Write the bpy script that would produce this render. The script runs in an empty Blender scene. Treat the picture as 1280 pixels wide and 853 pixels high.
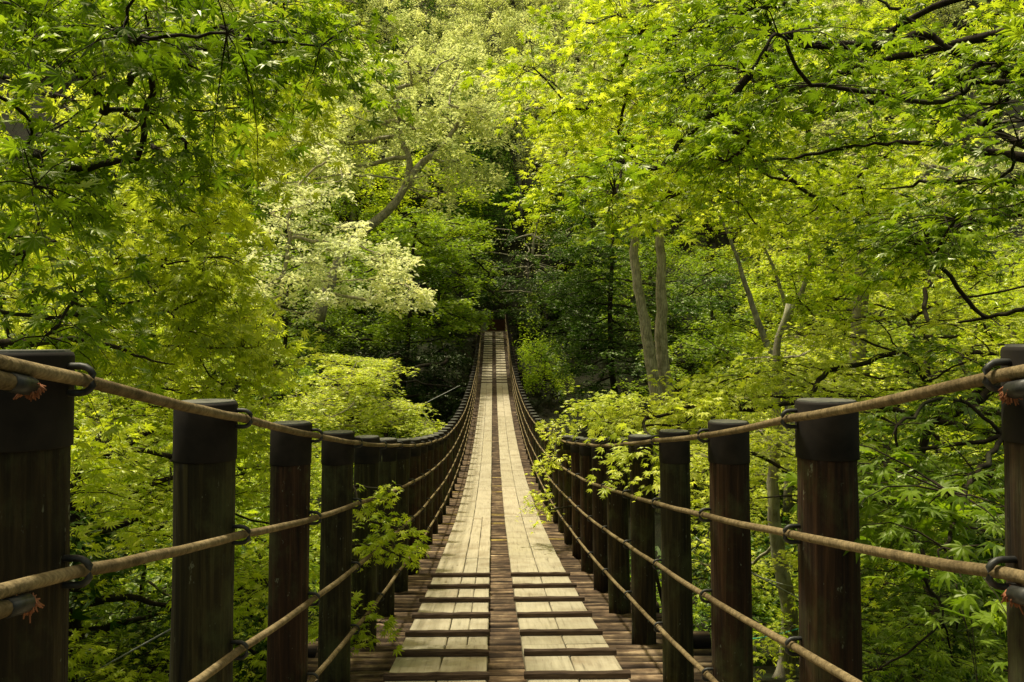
import bpy, math, random
import numpy as np
rng = np.random.default_rng(7)
random.seed(7)
C = bpy.context.scene.collection
E = 14.0                      # eye height above the gorge floor
CAM = np.array([-0.076, 0.0, E])
TH = math.radians(1.38)
FWD = np.array([math.sin(TH), math.cos(TH), 0]); RGT = np.array([math.cos(TH), -math.sin(TH), 0]); UP = np.array([0, 0, 1.])
def P(px, py, Z):
    """world point seen at photo pixel (px,py) at depth Z metres"""
    return CAM + Z*(FWD + (px-640)/995.6*RGT + (426.5-py)/995.6*UP)

# ------------------------------------------------------------------ materials
def new_mat(name):
    m = bpy.data.materials.new(name); m.use_nodes = True
    nt = m.node_tree; nt.nodes.clear()
    out = nt.nodes.new('ShaderNodeOutputMaterial')
    return m, nt, out
def N(nt, t, **kw):
    n = nt.nodes.new(t)
    for k, v in kw.items():
        if k.startswith('_'): setattr(n, k[1:], v)
        else: n.inputs[k.replace('__', ' ')].default_value = v
    return n
def ramp(nt, fac, stops, interp='LINEAR'):
    r = nt.nodes.new('ShaderNodeValToRGB'); r.color_ramp.interpolation = interp
    el = r.color_ramp.elements
    while len(el) < len(stops): el.new(0.5)
    for e, (p, c) in zip(el, stops):
        e.position = p; e.color = (*c, 1) if len(c) == 3 else c
    nt.links.new(fac, r.inputs[0]); return r.outputs[0]
def mixc(nt, fac, a, b, mode='MIX'):
    m = nt.nodes.new('ShaderNodeMix'); m.data_type = 'RGBA'; m.blend_type = mode
    for s, v in ((0, fac), (6, a), (7, b)):
        if hasattr(v, 'links'): nt.links.new(v, m.inputs[s])
        elif s == 0: m.inputs[0].default_value = v
        else: m.inputs[s].default_value = (*v, 1)
    return m.outputs[2]
def coords(nt, scale, kind='Object', rot=(0,0,0), add_random=False):
    tc = nt.nodes.new('ShaderNodeTexCoord'); mp = nt.nodes.new('ShaderNodeMapping')
    mp.inputs['Scale'].default_value = scale; mp.inputs['Rotation'].default_value = rot
    src = tc.outputs[kind]
    if add_random:
        oi = nt.nodes.new('ShaderNodeObjectInfo'); va = nt.nodes.new('ShaderNodeVectorMath'); va.operation = 'ADD'
        mu = nt.nodes.new('ShaderNodeMath'); mu.operation = 'MULTIPLY'; mu.inputs[1].default_value = 37.0
        nt.links.new(oi.outputs['Random'], mu.inputs[0]); nt.links.new(src, va.inputs[0]); nt.links.new(mu.outputs[0], va.inputs[1])
        src = va.outputs[0]
    nt.links.new(src, mp.inputs[0]); return mp.outputs[0]
def noise(nt, vec, scale, detail=4, rough=.55, dist=0.):
    n = N(nt, 'ShaderNodeTexNoise', Scale=scale, Detail=detail, Roughness=rough, Distortion=dist)
    nt.links.new(vec, n.inputs['Vector']); return n.outputs['Fac']
def finish(nt, out, col, rough=.8, bump=None, strength=.3, dist=.01, spec=.3, metallic=0.):
    b = nt.nodes.new('ShaderNodeBsdfPrincipled')
    if hasattr(col, 'links'): nt.links.new(col, b.inputs['Base Color'])
    else: b.inputs['Base Color'].default_value = (*col, 1)
    b.inputs['Roughness'].default_value = rough; b.inputs['Specular IOR Level'].default_value = spec
    b.inputs['Metallic'].default_value = metallic
    if bump is not None:
        bp = N(nt, 'ShaderNodeBump', Strength=strength, Distance=dist)
        nt.links.new(bump, bp.inputs['Height']); nt.links.new(bp.outputs[0], b.inputs['Normal'])
    nt.links.new(b.outputs[0], out.inputs[0]); return b

def leaf_mat(name, lo, mid, hi, trans=.55, gloss=.10, rough=.42, tm=(1.22,1.22,.7)):
    m, nt, out = new_mat(name)
    at = N(nt, 'ShaderNodeAttribute', _attribute_name='rnd')
    col = ramp(nt, at.outputs['Fac'], [(0, lo), (.45, mid), (1, hi)])
    # slow drift of tone through the crown
    v = coords(nt, (1, 1, 1)); nz = noise(nt, v, .55, 3)
    dr = ramp(nt, nz, [(.3, (.74, .78, .75)), (.7, (1.18, 1.12, 1.05))])
    col = mixc(nt, 1.0, col, dr, 'MULTIPLY')
    d = nt.nodes.new('ShaderNodeBsdfDiffuse'); t = nt.nodes.new('ShaderNodeBsdfTranslucent')
    g = N(nt, 'ShaderNodeBsdfGlossy', Roughness=rough)
    g.inputs['Color'].default_value = (1, 1, .75, 1)
    tcol = mixc(nt, 1.0, col, tm, 'MULTIPLY')
    nt.links.new(col, d.inputs[0]); nt.links.new(tcol, t.inputs[0])
    m1 = N(nt, 'ShaderNodeMixShader'); m1.inputs[0].default_value = trans
    nt.links.new(d.outputs[0], m1.inputs[1]); nt.links.new(t.outputs[0], m1.inputs[2])
    lw = N(nt, 'ShaderNodeFresnel', IOR=1.35)
    mu = N(nt, 'ShaderNodeMath', _operation='MULTIPLY_ADD'); mu.inputs[1].default_value = .06; mu.inputs[2].default_value = gloss*.06
    nt.links.new(lw.outputs[0], mu.inputs[0])
    m2 = N(nt, 'ShaderNodeMixShader'); nt.links.new(mu.outputs[0], m2.inputs[0])
    nt.links.new(m1.outputs[0], m2.inputs[1]); nt.links.new(g.outputs[0], m2.inputs[2])
    nt.links.new(m2.outputs[0], out.inputs[0]); return m

M = {}
M['leaf_maple']  = leaf_mat('leaf_maple',  (.24,.35,.014), (.51,.63,.028), (.75,.82,.08))
M['leaf_bright'] = leaf_mat('leaf_bright', (.42,.50,.035), (.64,.72,.07), (.82,.86,.18))
M['leaf_green']  = leaf_mat('leaf_green',  (.12,.21,.010), (.26,.39,.018), (.46,.58,.035))
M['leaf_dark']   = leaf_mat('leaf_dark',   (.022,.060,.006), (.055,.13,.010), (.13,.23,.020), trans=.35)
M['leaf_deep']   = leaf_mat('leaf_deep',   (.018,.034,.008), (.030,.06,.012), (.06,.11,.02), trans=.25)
M['leaf_pale']   = leaf_mat('leaf_pale',   (.50,.57,.20), (.68,.74,.34), (.84,.87,.50), tm=(1.12,1.12,.85))  # pale leaf colour with distance haze mixed in
M['leaf_cream']  = leaf_mat('leaf_cream',  (.62,.68,.34), (.79,.83,.52), (.92,.94,.72), tm=(1.12,1.12,.85))  # young leaf colour whitened to include the strong sun highlight
M['leaf_olive']  = leaf_mat('leaf_olive',  (.42,.49,.15), (.60,.67,.26), (.76,.80,.40), tm=(1.12,1.12,.85))  # olive leaf colour, paled and greyed to include distance haze

def bark(name, a, b, lichen, amt, scale=1.0):
    m, nt, out = new_mat(name)
    v = coords(nt, (9*scale, 9*scale, 1.6*scale)); n1 = noise(nt, v, 2.2, 6, .65, .6)
    v2 = coords(nt, (1, 1, 1)); n2 = noise(nt, v2, 3.0*scale, 5, .6)
    col = ramp(nt, n1, [(.3, a), (.7, b)])
    lf = ramp(nt, n2, [(.5-.02, (0,0,0)), (.62, (amt, amt, amt))])
    col = mixc(nt, lf, col, lichen)
    finish(nt, out, col, .9, n1, .6, .02, .15); return m
M['bark_dark'] = bark('bark_dark', (.012,.009,.006), (.045,.033,.020), (.05,.055,.025), .5)
M['bark_grey'] = bark('bark_grey', (.10,.09,.065), (.36,.32,.24), (.44,.43,.29), .7)
M['bark_pale'] = bark('bark_pale', (.12,.10,.065), (.58,.52,.38), (.12,.12,.06), .6, 1.6)

def plank_mat():
    m, nt, out = new_mat('weathered_plank')
    v = coords(nt, (22, 1.1, 8), add_random=True); g = noise(nt, v, 2.0, 6, .6, .4)
    v2 = coords(nt, (1, 1, 1), add_random=True); b = noise(nt, v2, 2.6, 5, .6)
    v3 = coords(nt, (60, 2.0, 10), add_random=True); f = noise(nt, v3, 2.0, 3, .7)
    col = ramp(nt, g, [(.22, (.17,.145,.095)), (.42, (.38,.335,.235)), (.75, (.47,.42,.30))])
    st = ramp(nt, b, [(.28, (.66,.61,.55)), (.52, (1,1,1)), (.8, (1.08,1.06,1.0))])
    col = mixc(nt, 1.0, col, st, 'MULTIPLY')
    cr = ramp(nt, f, [(.24, (.25,.2,.15)), (.31, (1,1,1))])
    col = mixc(nt, .8, col, cr, 'MULTIPLY')
    oi = nt.nodes.new('ShaderNodeObjectInfo')
    tone = ramp(nt, oi.outputs['Random'], [(0, (.87,.86,.84)), (.5, (.95,.95,.96)), (1, (1.03,1.01,1.02))])
    col = mixc(nt, 1.0, col, tone, 'MULTIPLY')
    # knots and nail heads
    vo = N(nt, 'ShaderNodeTexVoronoi', Scale=3.1); nt.links.new(coords(nt, (1.4, .55, 1), add_random=True), vo.inputs['Vector'])
    kn = ramp(nt, vo.outputs['Distance'], [(.035, (.3,.22,.13)), (.075, (1,1,1))])
    col = mixc(nt, .75, col, kn, 'MULTIPLY')
    finish(nt, out, col, .85, g, .35, .006, .2); return m
M['plank'] = plank_mat()
def log_mat():
    m, nt, out = new_mat('deck_log')
    v = coords(nt, (1.4, 16, 16), add_random=True); g = noise(nt, v, 2.0, 6, .65, .5)
    v2 = coords(nt, (1, 1, 1), add_random=True); b = noise(nt, v2, 4.0, 5, .65)
    col = ramp(nt, g, [(.30, (.022,.015,.010)), (.5, (.095,.070,.050)), (.70, (.27,.225,.165))])
    wr = ramp(nt, b, [(.45, (.55,.5,.45)), (.66, (1.55,1.5,1.35))])
    col = mixc(nt, 1.0, col, wr, 'MULTIPLY')
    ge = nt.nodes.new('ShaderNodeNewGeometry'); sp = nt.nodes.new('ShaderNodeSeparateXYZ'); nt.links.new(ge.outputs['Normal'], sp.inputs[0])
    tp = ramp(nt, sp.outputs['Z'], [(.55, (.12,.10,.09)), (.80,(.7,.66,.62)), (.98, (1.6,1.55,1.45))])  # painted shading over the worn wood: tops lightened, sides darkened by normal
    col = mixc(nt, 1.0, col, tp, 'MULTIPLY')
    oi = nt.nodes.new('ShaderNodeObjectInfo')
    mo = ramp(nt, oi.outputs['Random'], [(.0, (.6,.57,.55)), (.4,(1.1,1.05,1.02)), (.80, (.8,.74,.7)), (.93, (1.2,1.2,1.05)), (.96, (1.7,1.75,.75)), (1, (1.8,1.8,.8))])
    col = mixc(nt, 1.0, col, mo, 'MULTIPLY')
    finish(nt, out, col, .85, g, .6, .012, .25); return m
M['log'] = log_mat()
def post_mat():
    m, nt, out = new_mat('post_timber')
    v = coords(nt, (26, 26, .9), add_random=True); g = noise(nt, v, 2.0, 6, .62, .5)
    v2 = coords(nt, (1, 1, .6), add_random=True); b = noise(nt, v2, 5.0, 6, .7)
    v3 = coords(nt, (3, 3, 1.4), add_random=True); s = noise(nt, v3, 15.0, 3, .7)
    col = ramp(nt, g, [(.27, (.006,.004,.003)), (.5, (.026,.016,.009)), (.76, (.080,.050,.028))])
    oi = nt.nodes.new('ShaderNodeObjectInfo')
    gr = ramp(nt, oi.outputs['Random'], [(0, (1.25,1.0,.8)), (.45, (1,.95,.8)), (.62, (.85,1.1,.65)), (1, (1.0,1.35,.85))])
    col = mixc(nt, 1.0, col, gr, 'MULTIPLY')
    mo = ramp(nt, b, [(.5, (0,0,0)), (.66, (.55,.55,.55))])
    col = mixc(nt, mo, col, (.075,.085,.030))
    ls = ramp(nt, s, [(.66, (0,0,0)), (.71, (.7,.7,.7))])
    col = mixc(nt, ls, col, (.19,.20,.13))
    finish(nt, out, col, .82, g, .7, .012, .22); return m
M['post'] = post_mat()
def simple(name, a, b, scale, rough, spec=.4, metallic=0., bump=.2, sc=(1,1,1)):
    m, nt, out = new_mat(name)
    n = noise(nt, coords(nt, sc, add_random=True), scale, 5, .6)
    finish(nt, out, ramp(nt, n, [(.3, a), (.7, b)]), rough, n, bump, .004, spec, metallic); return m
M['cap'] = simple('post_cap', (.005,.004,.003), (.030,.023,.016), 7, .8, .2)
M['captop'] = simple('post_cap_lid', (.045,.047,.040), (.15,.145,.12), 25, .6, .4)
M['steel'] = simple('dark_steel', (.022,.022,.021), (.075,.075,.068), 40, .5, .4, .5)
M['batten'] = simple('batten_wood', (.030,.018,.012), (.105,.070,.045), 6, .85, .2, bump=.5, sc=(1.5,18,18))
M['wire'] = simple('galvanised_wire', (.30,.31,.29), (.50,.50,.46), 30, .5, .5, .3)
M['whip'] = simple('orange_twine', (.20,.07,.035), (.42,.19,.10), 60, .9, .1)
M['teal'] = simple('teal_twine', (.05,.30,.22), (.10,.45,.33), 30, .7, .2)
M['redboard'] = simple('red_brown_board', (.06,.022,.012), (.13,.045,.022), 8, .8, .2, bump=.4, sc=(10,10,1))
M['concrete'] = simple('stained_concrete', (.11,.115,.09), (.24,.24,.19), 6, .9, .2)
M['rock'] = simple('mossy_rock', (.015,.018,.009), (.08,.075,.05), 3, .92, .15, bump=.8)
def rope_mat():
    m, nt, out = new_mat('hemp_rope')
    uv = nt.nodes.new('ShaderNodeUVMap'); mp = nt.nodes.new('ShaderNodeMapping')
    mp.inputs['Scale'].default_value = (1, 1, 1); nt.links.new(uv.outputs[0], mp.inputs[0])
    w = N(nt, 'ShaderNodeTexWave', Scale=26., Distortion=.6); w.inputs['Detail'].default_value = 2
    mp.inputs['Rotation'].default_value = (0, 0, .25)
    nt.links.new(mp.outputs[0], w.inputs['Vector'])
    n = noise(nt, coords(nt, (1,1,1)), 45, 5, .7); n2 = noise(nt, coords(nt, (1,1,1)), 3.0, 4)
    col = ramp(nt, n, [(.3, (.12,.092,.050)), (.7, (.38,.295,.165))])
    col = mixc(nt, .28, col, ramp(nt, w.outputs['Fac'], [(.0, (.45,.42,.38)), (.6, (1,1,1))]), 'MULTIPLY')
    col = mixc(nt, 1., col, ramp(nt, n2, [(.32, (.50,.46,.40)), (.66, (1.05,1.03,.98))]), 'MULTIPLY')
    finish(nt, out, col, .92, n, .8, .005, .10); return m
M['rope'] = rope_mat()
def soil_mat():
    m, nt, out = new_mat('forest_floor')
    v = coords(nt, (1,1,1)); n1 = noise(nt, v, 1.1, 8, .7); n2 = noise(nt, v, 14, 6, .7)
    col = ramp(nt, n2, [(.3, (.006,.006,.003)), (.55, (.018,.017,.009)), (.75, (.05,.045,.024))])
    col = mixc(nt, ramp(nt, n1, [(.45, (0,0,0)), (.65, (.7,.7,.7))]), col, (.022,.034,.010))
    finish(nt, out, col, .95, n2, 1., .08, .1); return m
M['soil'] = soil_mat()

# ------------------------------------------------------------------ mesh helpers
def mesh_from(name, verts, faces, mat, parent=None, attr=None, smooth=False, mats=None, midx=None, uv=None):
    """faces: (F,k) int array or list of such arrays"""
    if not isinstance(faces, (list, tuple)): faces = [faces]
    faces = [np.asarray(f, dtype=np.int32) for f in faces if len(f)]
    verts = np.ascontiguousarray(verts, dtype=np.float32)
    me = bpy.data.meshes.new(name)
    nl = sum(f.size for f in faces); nf = sum(len(f) for f in faces)
    me.vertices.add(len(verts)); me.vertices.foreach_set('co', verts.ravel())
    me.loops.add(nl); me.loops.foreach_set('vertex_index', np.concatenate([f.ravel() for f in faces]))
    starts = []; s = 0
    for f in faces:
        starts.append(s + np.arange(len(f))*f.shape[1]); s += f.size
    me.polygons.add(nf); me.polygons.foreach_set('loop_start', np.concatenate(starts).astype(np.int32))
    if attr is not None:
        a = me.attributes.new('rnd', 'FLOAT', 'POINT'); a.data.foreach_set('value', np.ascontiguousarray(attr, dtype=np.float32))
    if uv is not None:
        l = me.uv_layers.new(name='UVMap'); idx = np.concatenate([f.ravel() for f in faces])
        l.data.foreach_set('uv', np.ascontiguousarray(uv[idx], dtype=np.float32).ravel())
    for mm in (mats or [mat]): me.materials.append(mm)
    if midx is not None: me.polygons.foreach_set('material_index', np.asarray(midx, dtype=np.int32))
    me.polygons.foreach_set('use_smooth', np.full(nf, smooth))
    me.update(calc_edges=True); me.validate()
    o = bpy.data.objects.new(name, me); C.objects.link(o)
    if parent is not None: o.parent = parent
    return o
def empty(name, loc=(0,0,0)):
    o = bpy.data.objects.new(name, None); C.objects.link(o); o.location = loc; o.empty_display_size = .2; return o
def tag(o, label=None, cat=None, group=None, kind=None):
    if label: o['label'] = label
    if cat: o['category'] = cat
    if group: o['group'] = group
    if kind: o['kind'] = kind
    return o
class MB:
    def __init__(s): s.v = []; s.q = []; s.t = []; s.n = 0; s.uv = []
    def add(s, v, q=None, t=None, uv=None):
        v = np.asarray(v, float)
        if q is not None and len(q): s.q.append(np.asarray(q)+s.n)
        if t is not None and len(t): s.t.append(np.asarray(t)+s.n)
        s.v.append(v); s.n += len(v); s.uv.append(np.zeros((len(v),2)) if uv is None else uv)
    def build(s, name, mat, parent=None, smooth=False, origin=None, uv=False):
        V = np.concatenate(s.v)
        if origin is not None: V = V - np.asarray(origin, float)
        fs = []
        if s.q: fs.append(np.concatenate(s.q))
        if s.t: fs.append(np.concatenate(s.t))
        o = mesh_from(name, V, fs, mat, parent, smooth=smooth, uv=np.concatenate(s.uv) if uv else None)
        if origin is not None:
            p = np.asarray(origin, float)
            if parent is not None: p = p - np.array(parent_world(parent))
            o.location = p
        return o
def parent_world(o):
    p = np.array(o.location)
    while o.parent: o = o.parent; p = p + np.array(o.location)
    return p
def frames(pts):
    pts = np.asarray(pts, float); d = np.gradient(pts, axis=0); d /= np.linalg.norm(d, axis=1)[:,None]+1e-9
    ref = np.array([0,0,1.]) if abs(d[:,2]).mean() < .8 else np.array([1.,0,0])
    a = np.cross(d, ref); a /= np.linalg.norm(a, axis=1)[:,None]+1e-9
    b = np.cross(a, d); return d, a, b
def tube(mb, pts, rad, k=6, caps=True, jit=0., lump=None):
    pts = np.asarray(pts, float); n = len(pts); rad = np.broadcast_to(np.asarray(rad, float), (n,))
    d, a, b = frames(pts); th = np.arange(k)*2*math.pi/k
    rr = rad[:,None]*np.ones((n,k))
    if jit: rr = rr*(1+rng.normal(0, jit, (n,k)))
    ring = pts[:,None,:] + rr[:,:,None]*(np.cos(th)[None,:,None]*a[:,None,:] + np.sin(th)[None,:,None]*b[:,None,:])
    V = ring.reshape(-1,3); i = np.arange(n-1)[:,None]*k; j = np.arange(k)[None,:]; j2 = (j+1)%k
    Q = np.stack([i+j, i+j2, i+k+j2, i+k+j], -1).reshape(-1,4); T = []
    L = np.concatenate([[0], np.cumsum(np.linalg.norm(np.diff(pts,axis=0),axis=1))])
    uv = np.stack([np.repeat(L,k), np.tile(np.abs(th/math.pi-1)*.1, n)], 1)
    if caps:
        V = np.concatenate([V, pts[:1], pts[-1:]]); uv = np.concatenate([uv, uv[:1], uv[-1:]])
        c0, c1 = n*k, n*k+1; jj = np.arange(k)
        T = np.concatenate([np.stack([np.full(k,c0), (jj+1)%k, jj],1), np.stack([np.full(k,c1), (n-1)*k+jj, (n-1)*k+(jj+1)%k],1)])
    mb.add(V, Q, T, uv)
def box(mb, c, size, R=None, bev=.0):
    sx, sy, sz = [s/2 for s in size]; b = min(bev, sx*.9, sy*.9, sz*.9)
    if b > 0:   # chamfered top edges
        xs = [(-sx,-sy,-sz),(sx,-sy,-sz),(sx,sy,-sz),(-sx,sy,-sz),(-sx,-sy,sz-b),(sx,-sy,sz-b),(sx,sy,sz-b),(-sx,sy,sz-b),(-sx+b,-sy+b,sz),(sx-b,-sy+b,sz),(sx-b,sy-b,sz),(-sx+b,sy-b,sz)]
        q = [(3,2,1,0)]+[(i,(i+1)%4,4+(i+1)%4,4+i) for i in range(4)]+[(4+i,4+(i+1)%4,8+(i+1)%4,8+i) for i in range(4)]+[(8,9,10,11)]
    else:
        xs = [(-sx,-sy,-sz),(sx,-sy,-sz),(sx,sy,-sz),(-sx,sy,-sz),(-sx,-sy,sz),(sx,-sy,sz),(sx,sy,sz),(-sx,sy,sz)]
        q = [(3,2,1,0),(4,5,6,7)]+[(i,(i+1)%4,4+(i+1)%4,4+i) for i in range(4)]
    V = np.array(xs)
    if R is not None: V = V@np.asarray(R).T
    mb.add(V+np.asarray(c), q)
def rotx(a): c, s = math.cos(a), math.sin(a); return np.array([[1,0,0],[0,c,-s],[0,s,c]])
def rotz(a): c, s = math.cos(a), math.sin(a); return np.array([[c,-s,0],[s,c,0],[0,0,1]])

# ------------------------------------------------------------------ the bridge profile (plank top, world z)
KY = np.array([-6,-2,0,1.4,2.31,3.28,4.28,5.2,7.66,8.7,12.6,16,20,24,28,32,36,39.3,45,50.2,55.7,58.])
KZ = np.array([-.75,-.85,-1.08,-1.34,-1.495,-1.65,-1.815,-1.935,-2.27,-2.38,-2.76,-2.95,-3.06,-3.04,-2.92,-2.73,-2.44,-2.10,-1.28,-.42,.50,.86])
def _hermite():
    ys = np.linspace(KY[0], KY[-1], 1300); m = np.gradient(KZ, KY)
    i = np.clip(np.searchsorted(KY, ys)-1, 0, len(KY)-2); h = KY[i+1]-KY[i]; t = (ys-KY[i])/h
    z = (2*t**3-3*t**2+1)*KZ[i]+(t**3-2*t**2+t)*h*m[i]+(-2*t**3+3*t**2)*KZ[i+1]+(t**3-t**2)*h*m[i+1]
    k = np.ones(61)/61; zp = np.pad(z, 30, mode='edge'); zs = np.convolve(zp, k, 'valid'); zs[:31] = z[:31]; zs[-31:] = z[-31:]
    return ys, zs
DY, DZ = _hermite()
def deck(y): return E+np.interp(y, DY, DZ)
def dslope(y): return (deck(y+.15)-deck(y-.15))/.3
PT = .045                      # plank thickness

bridge = tag(empty('suspension_bridge', (0, 0, deck(0))), 'long wooden suspension bridge with pale plank tracks and rope railings', 'bridge')
BO = np.array(bridge.location)

# logs laid across the bridge
def log_mesh(mb, y, first=False):
    hl1, hl2 = 1.22+random.uniform(-.07,.10), 1.22+random.uniform(-.07,.10)
    if random.random() < .07: hl1 += .18
    if random.random() < .07: hl2 += .18
    r = random.uniform(.052,.068); ya = y+random.uniform(-.01,.01); sl = random.uniform(-.012,.012)
    z = deck(y)-PT-r-.002-random.uniform(0,.008)
    xs = np.linspace(-hl1, hl2, 9); ph = random.uniform(0,6)
    pts = np.stack([xs, ya+sl*xs+.004*np.sin(xs*3+ph), z+.003*np.sin(xs*2.3+ph*2)], 1)
    tube(mb, pts, r*(1+.03*np.sin(xs*4+ph)+rng.normal(0,.012,9)), 12, jit=.02)
    return (0, y, z)
pitch = .142
ylogs = np.arange(.2, 57.6, pitch)
vis = [y for y in ylogs if y >= 3.9][:100]; vis0, vis1 = vis[0], vis[-1]
mb_rest = MB()
for y in ylogs:
    if vis0 <= y <= vis1:
        mb = MB(); o = log_mesh(mb, y); mb.build('deck_log', M['log'], bridge, True, origin=o)
    else: log_mesh(mb_rest, y)
o = mb_rest.build('deck_log', M['log'], bridge, True, origin=BO); o['kind'] = 'stuff'

# plank tracks: four lines of boards
def plank(x0, x1, y0, y1):
    n = max(2, int((y1-y0)/.3)+1); ys = np.linspace(y0+.004, y1-.004, n); b = .006
    lift = random.uniform(0,.004); zz = np.array([deck(y) for y in ys])+lift
    wob = rng.normal(0,.0018,(n,2)); V = []
    prof = lambda a, c: [(a, -PT), (a, -b), (a+b, 0), (c-b, 0), (c, -b), (c, -PT)]
    crown = random.uniform(-.003,.003)
    for i in range(n):
        for (x, dz) in prof(x0+wob[i,0], x1+wob[i,1]): V.append((x, ys[i], zz[i]+dz))
    Q = []
    for i in range(n-1):
        for j in range(6):
            a, c = i*6+j, i*6+(j+1)%6; Q.append((a, c, c+6, a+6))
    Q += [(0,1,4,5),(1,2,3,4)]; e = (n-1)*6; Q += [(e+5,e+4,e+1,e),(e+4,e+3,e+2,e+1)]
    mb = MB(); mb.add(V, Q); c = ((x0+x1)/2, (y0+y1)/2, deck((y0+y1)/2)); mb.build('plank', M['plank'], bridge, origin=c)
G = .0035
cuts = [.3, 2.6, 5.0, 8.75, 12.4, 16.1, 19.85, 22.4, 26.2, 30.0, 33.8, 37.6, 41.2, 45, 48.8, 52.6, 56.6]
lines = [(-.65,-.372),(-.372,-.105),(.105,.378),(.378,.65)]
for k, (a, c) in enumerate(lines):
    for i in range(len(cuts)-1):
        y0, y1 = cuts[i], cuts[i+1]
        if 4.5 < y1 < 22: 
            if k in (1,): pass
        if i in (2,3) and k == 1:      # the near left track has one board split in two
            m_ = a+(c-a)*.5; plank(a+G, m_-G*.7, y0, y1); plank(m_+G*.7, c-G, y0, y1)
        else: plank(a+G, c-G, y0, y1)

# battens nailed across the tracks on the steep ends
bat_y = [1.2,1.85,2.45,3.05,3.65,4.22,4.72,5.25,5.82,6.42,7.03,7.62]+list(np.arange(39.5, 56.4, .78))
for y in bat_y:
    for s in (-1, 1):
        mb = MB(); xc = s*.378+random.uniform(-.006,.006); w = .56+random.uniform(-.015,.015); R = rotx(math.atan(dslope(y)))@rotz(random.uniform(-.012,.012))
        n = 9; xs = np.linspace(-w/2, w/2, n); V = []
        h, d2 = .034, .021
        for i, x in enumerate(xs):
            j1, j2 = random.uniform(-.003,.003), random.uniform(-.003,.003)
            for (yy, zz) in ((-d2,0),(-d2+j1,h*.75),(-d2+.008,h+j2),(d2-.008,h+j1),(d2+j2,h*.75),(d2,0)): V.append((x, yy, zz))
        Q = [(i*6+j, (i+1)*6+j, (i+1)*6+(j+1)%6, i*6+(j+1)%6) for i in range(n-1) for j in range(6)]
        Q += [(0,1,4,5),(1,2,3,4)]; e = (n-1)*6; Q += [(e+5,e+4,e+1,e),(e+4,e+3,e+2,e+1)]
        V = np.array(V)@R.T+np.array([xc, y, deck(y)+.006]); mb.add(V, Q); mb.build('batten', M['batten'], bridge, origin=(xc, y, deck(y)))

# posts
PR = .0825; TOPX, BASEX = .90, .925
post_y = [1.41, 2.31]+[3.28+.985*i for i in range(55)]
post_y = [y for y in post_y if y < 56.9]
def post_geo(mbp, mbc, mbl, s, y):
    zb = deck(y)-PT-.10; zt = deck(y)+1.315; h = zt-zb
    n = 9; t = np.linspace(0, 1, n); r0 = PR*random.uniform(.95,1.05)
    if y < 2: r0 = PR*1.0
    bx, by = random.uniform(-.012,.012), random.uniform(-.015,.015)
    if y < 5: bx = by = 0
    pts = np.stack([s*(BASEX+(TOPX-BASEX)*t)+bx*np.sin(t*3), y+by*np.sin(t*2.4), zb+(zt-.01-zb)*t], 1)
    tube(mbp, pts, r0*(1.02-.05*t+rng.normal(0,.006,n)), 20, jit=.008)
    hc = .165; tc = 1-hc/h; x1, x0 = pts[-1,0], pts[-1,0]+s*(BASEX-TOPX)*hc/h
    cy = pts[-1,1]; tube(mbc, [(x0,cy,zt-hc),(x0,cy,zt-hc+.004),(x1,cy,zt-.006),(x1,cy,zt)], [r0*1.006+.001]*3+[r0*.985], 24)
    rl = r0*.985-.003
    tube(mbl, [(x1,cy,zt-.001),(x1,cy,zt+.004)], [rl, rl*.98], 20)
    return zt, x1-s*r0, cy, r0
ROPE_D = [.052, .385, .718, 1.05]; RR = .0118
def ubolt(mb, s, xin, y, z, zt, side=1):
    # a steel staple round the rope, legs driven into the post
    sl = dslope(y); th = np.linspace(-math.pi/2, math.pi/2, 9); cx = xin - s*.022; R_ = .0235
    pts = [(cx+s*.06, y, z-R_)]+[(cx-s*math.cos(a)*R_, y-sl*math.sin(a)*R_*0, z+math.sin(a)*R_) for a in th]+[(cx+s*.06, y, z+R_)]
    tube(mb, pts, .0062, 8)
stuff_p, stuff_u = MB(), MB(); stuff_c = MB(); stuff_l = MB(); rope_pts = {(-1,k): [] for k in range(4)}; rope_pts.update({(1,k): [] for k in range(4)})
count = 0
for i, y in enumerate(post_y):
    for s in (-1, 1):
        if i < 50:
            if i == 0: y = 1.355 if s > 0 else 1.41
            a, b_, l_ = MB(), MB(), MB(); zt, xin, cy, r0 = post_geo(a, b_, l_, s, y)
            o = a.build('post', M['post'], bridge, True, origin=(s*.91, y, deck(y)-PT))
            c = b_.build('cap', M['cap'], o, True, origin=(s*.9, y, zt)); 
            l_.build('lid', M['captop'], o, False, origin=(s*.9, y, zt))
        else:
            zt, xin, cy, r0 = post_geo(stuff_p, stuff_c, stuff_l, s, y); o = None
        for k in range(4):
            z = zt-ROPE_D[k]+random.uniform(-.006,.006); 
            xk = xin + s*(BASEX-TOPX)*ROPE_D[k]/1.4
            yb = y+.055 if y < 12 else y
            rope_pts[(s,k)].append((xk-s*.0215, y+.0, z))
            if o is not None and i < 12:
                u = MB(); ubolt(u, s, xk, y, z, zt); u.build('rope_staple', M['steel'], o, True, origin=(xk, y, z))
            else: ubolt(stuff_u, s, xk, y, z, zt)
o = stuff_p.build('post', M['post'], bridge, True, origin=BO); o['kind'] = 'stuff'
c = stuff_c.build('cap', M['cap'], o, True, origin=BO); c['kind'] = 'stuff'
o = stuff_u.build('rope_staple', M['steel'], bridge, True, origin=BO); o['kind'] = 'stuff'
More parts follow.
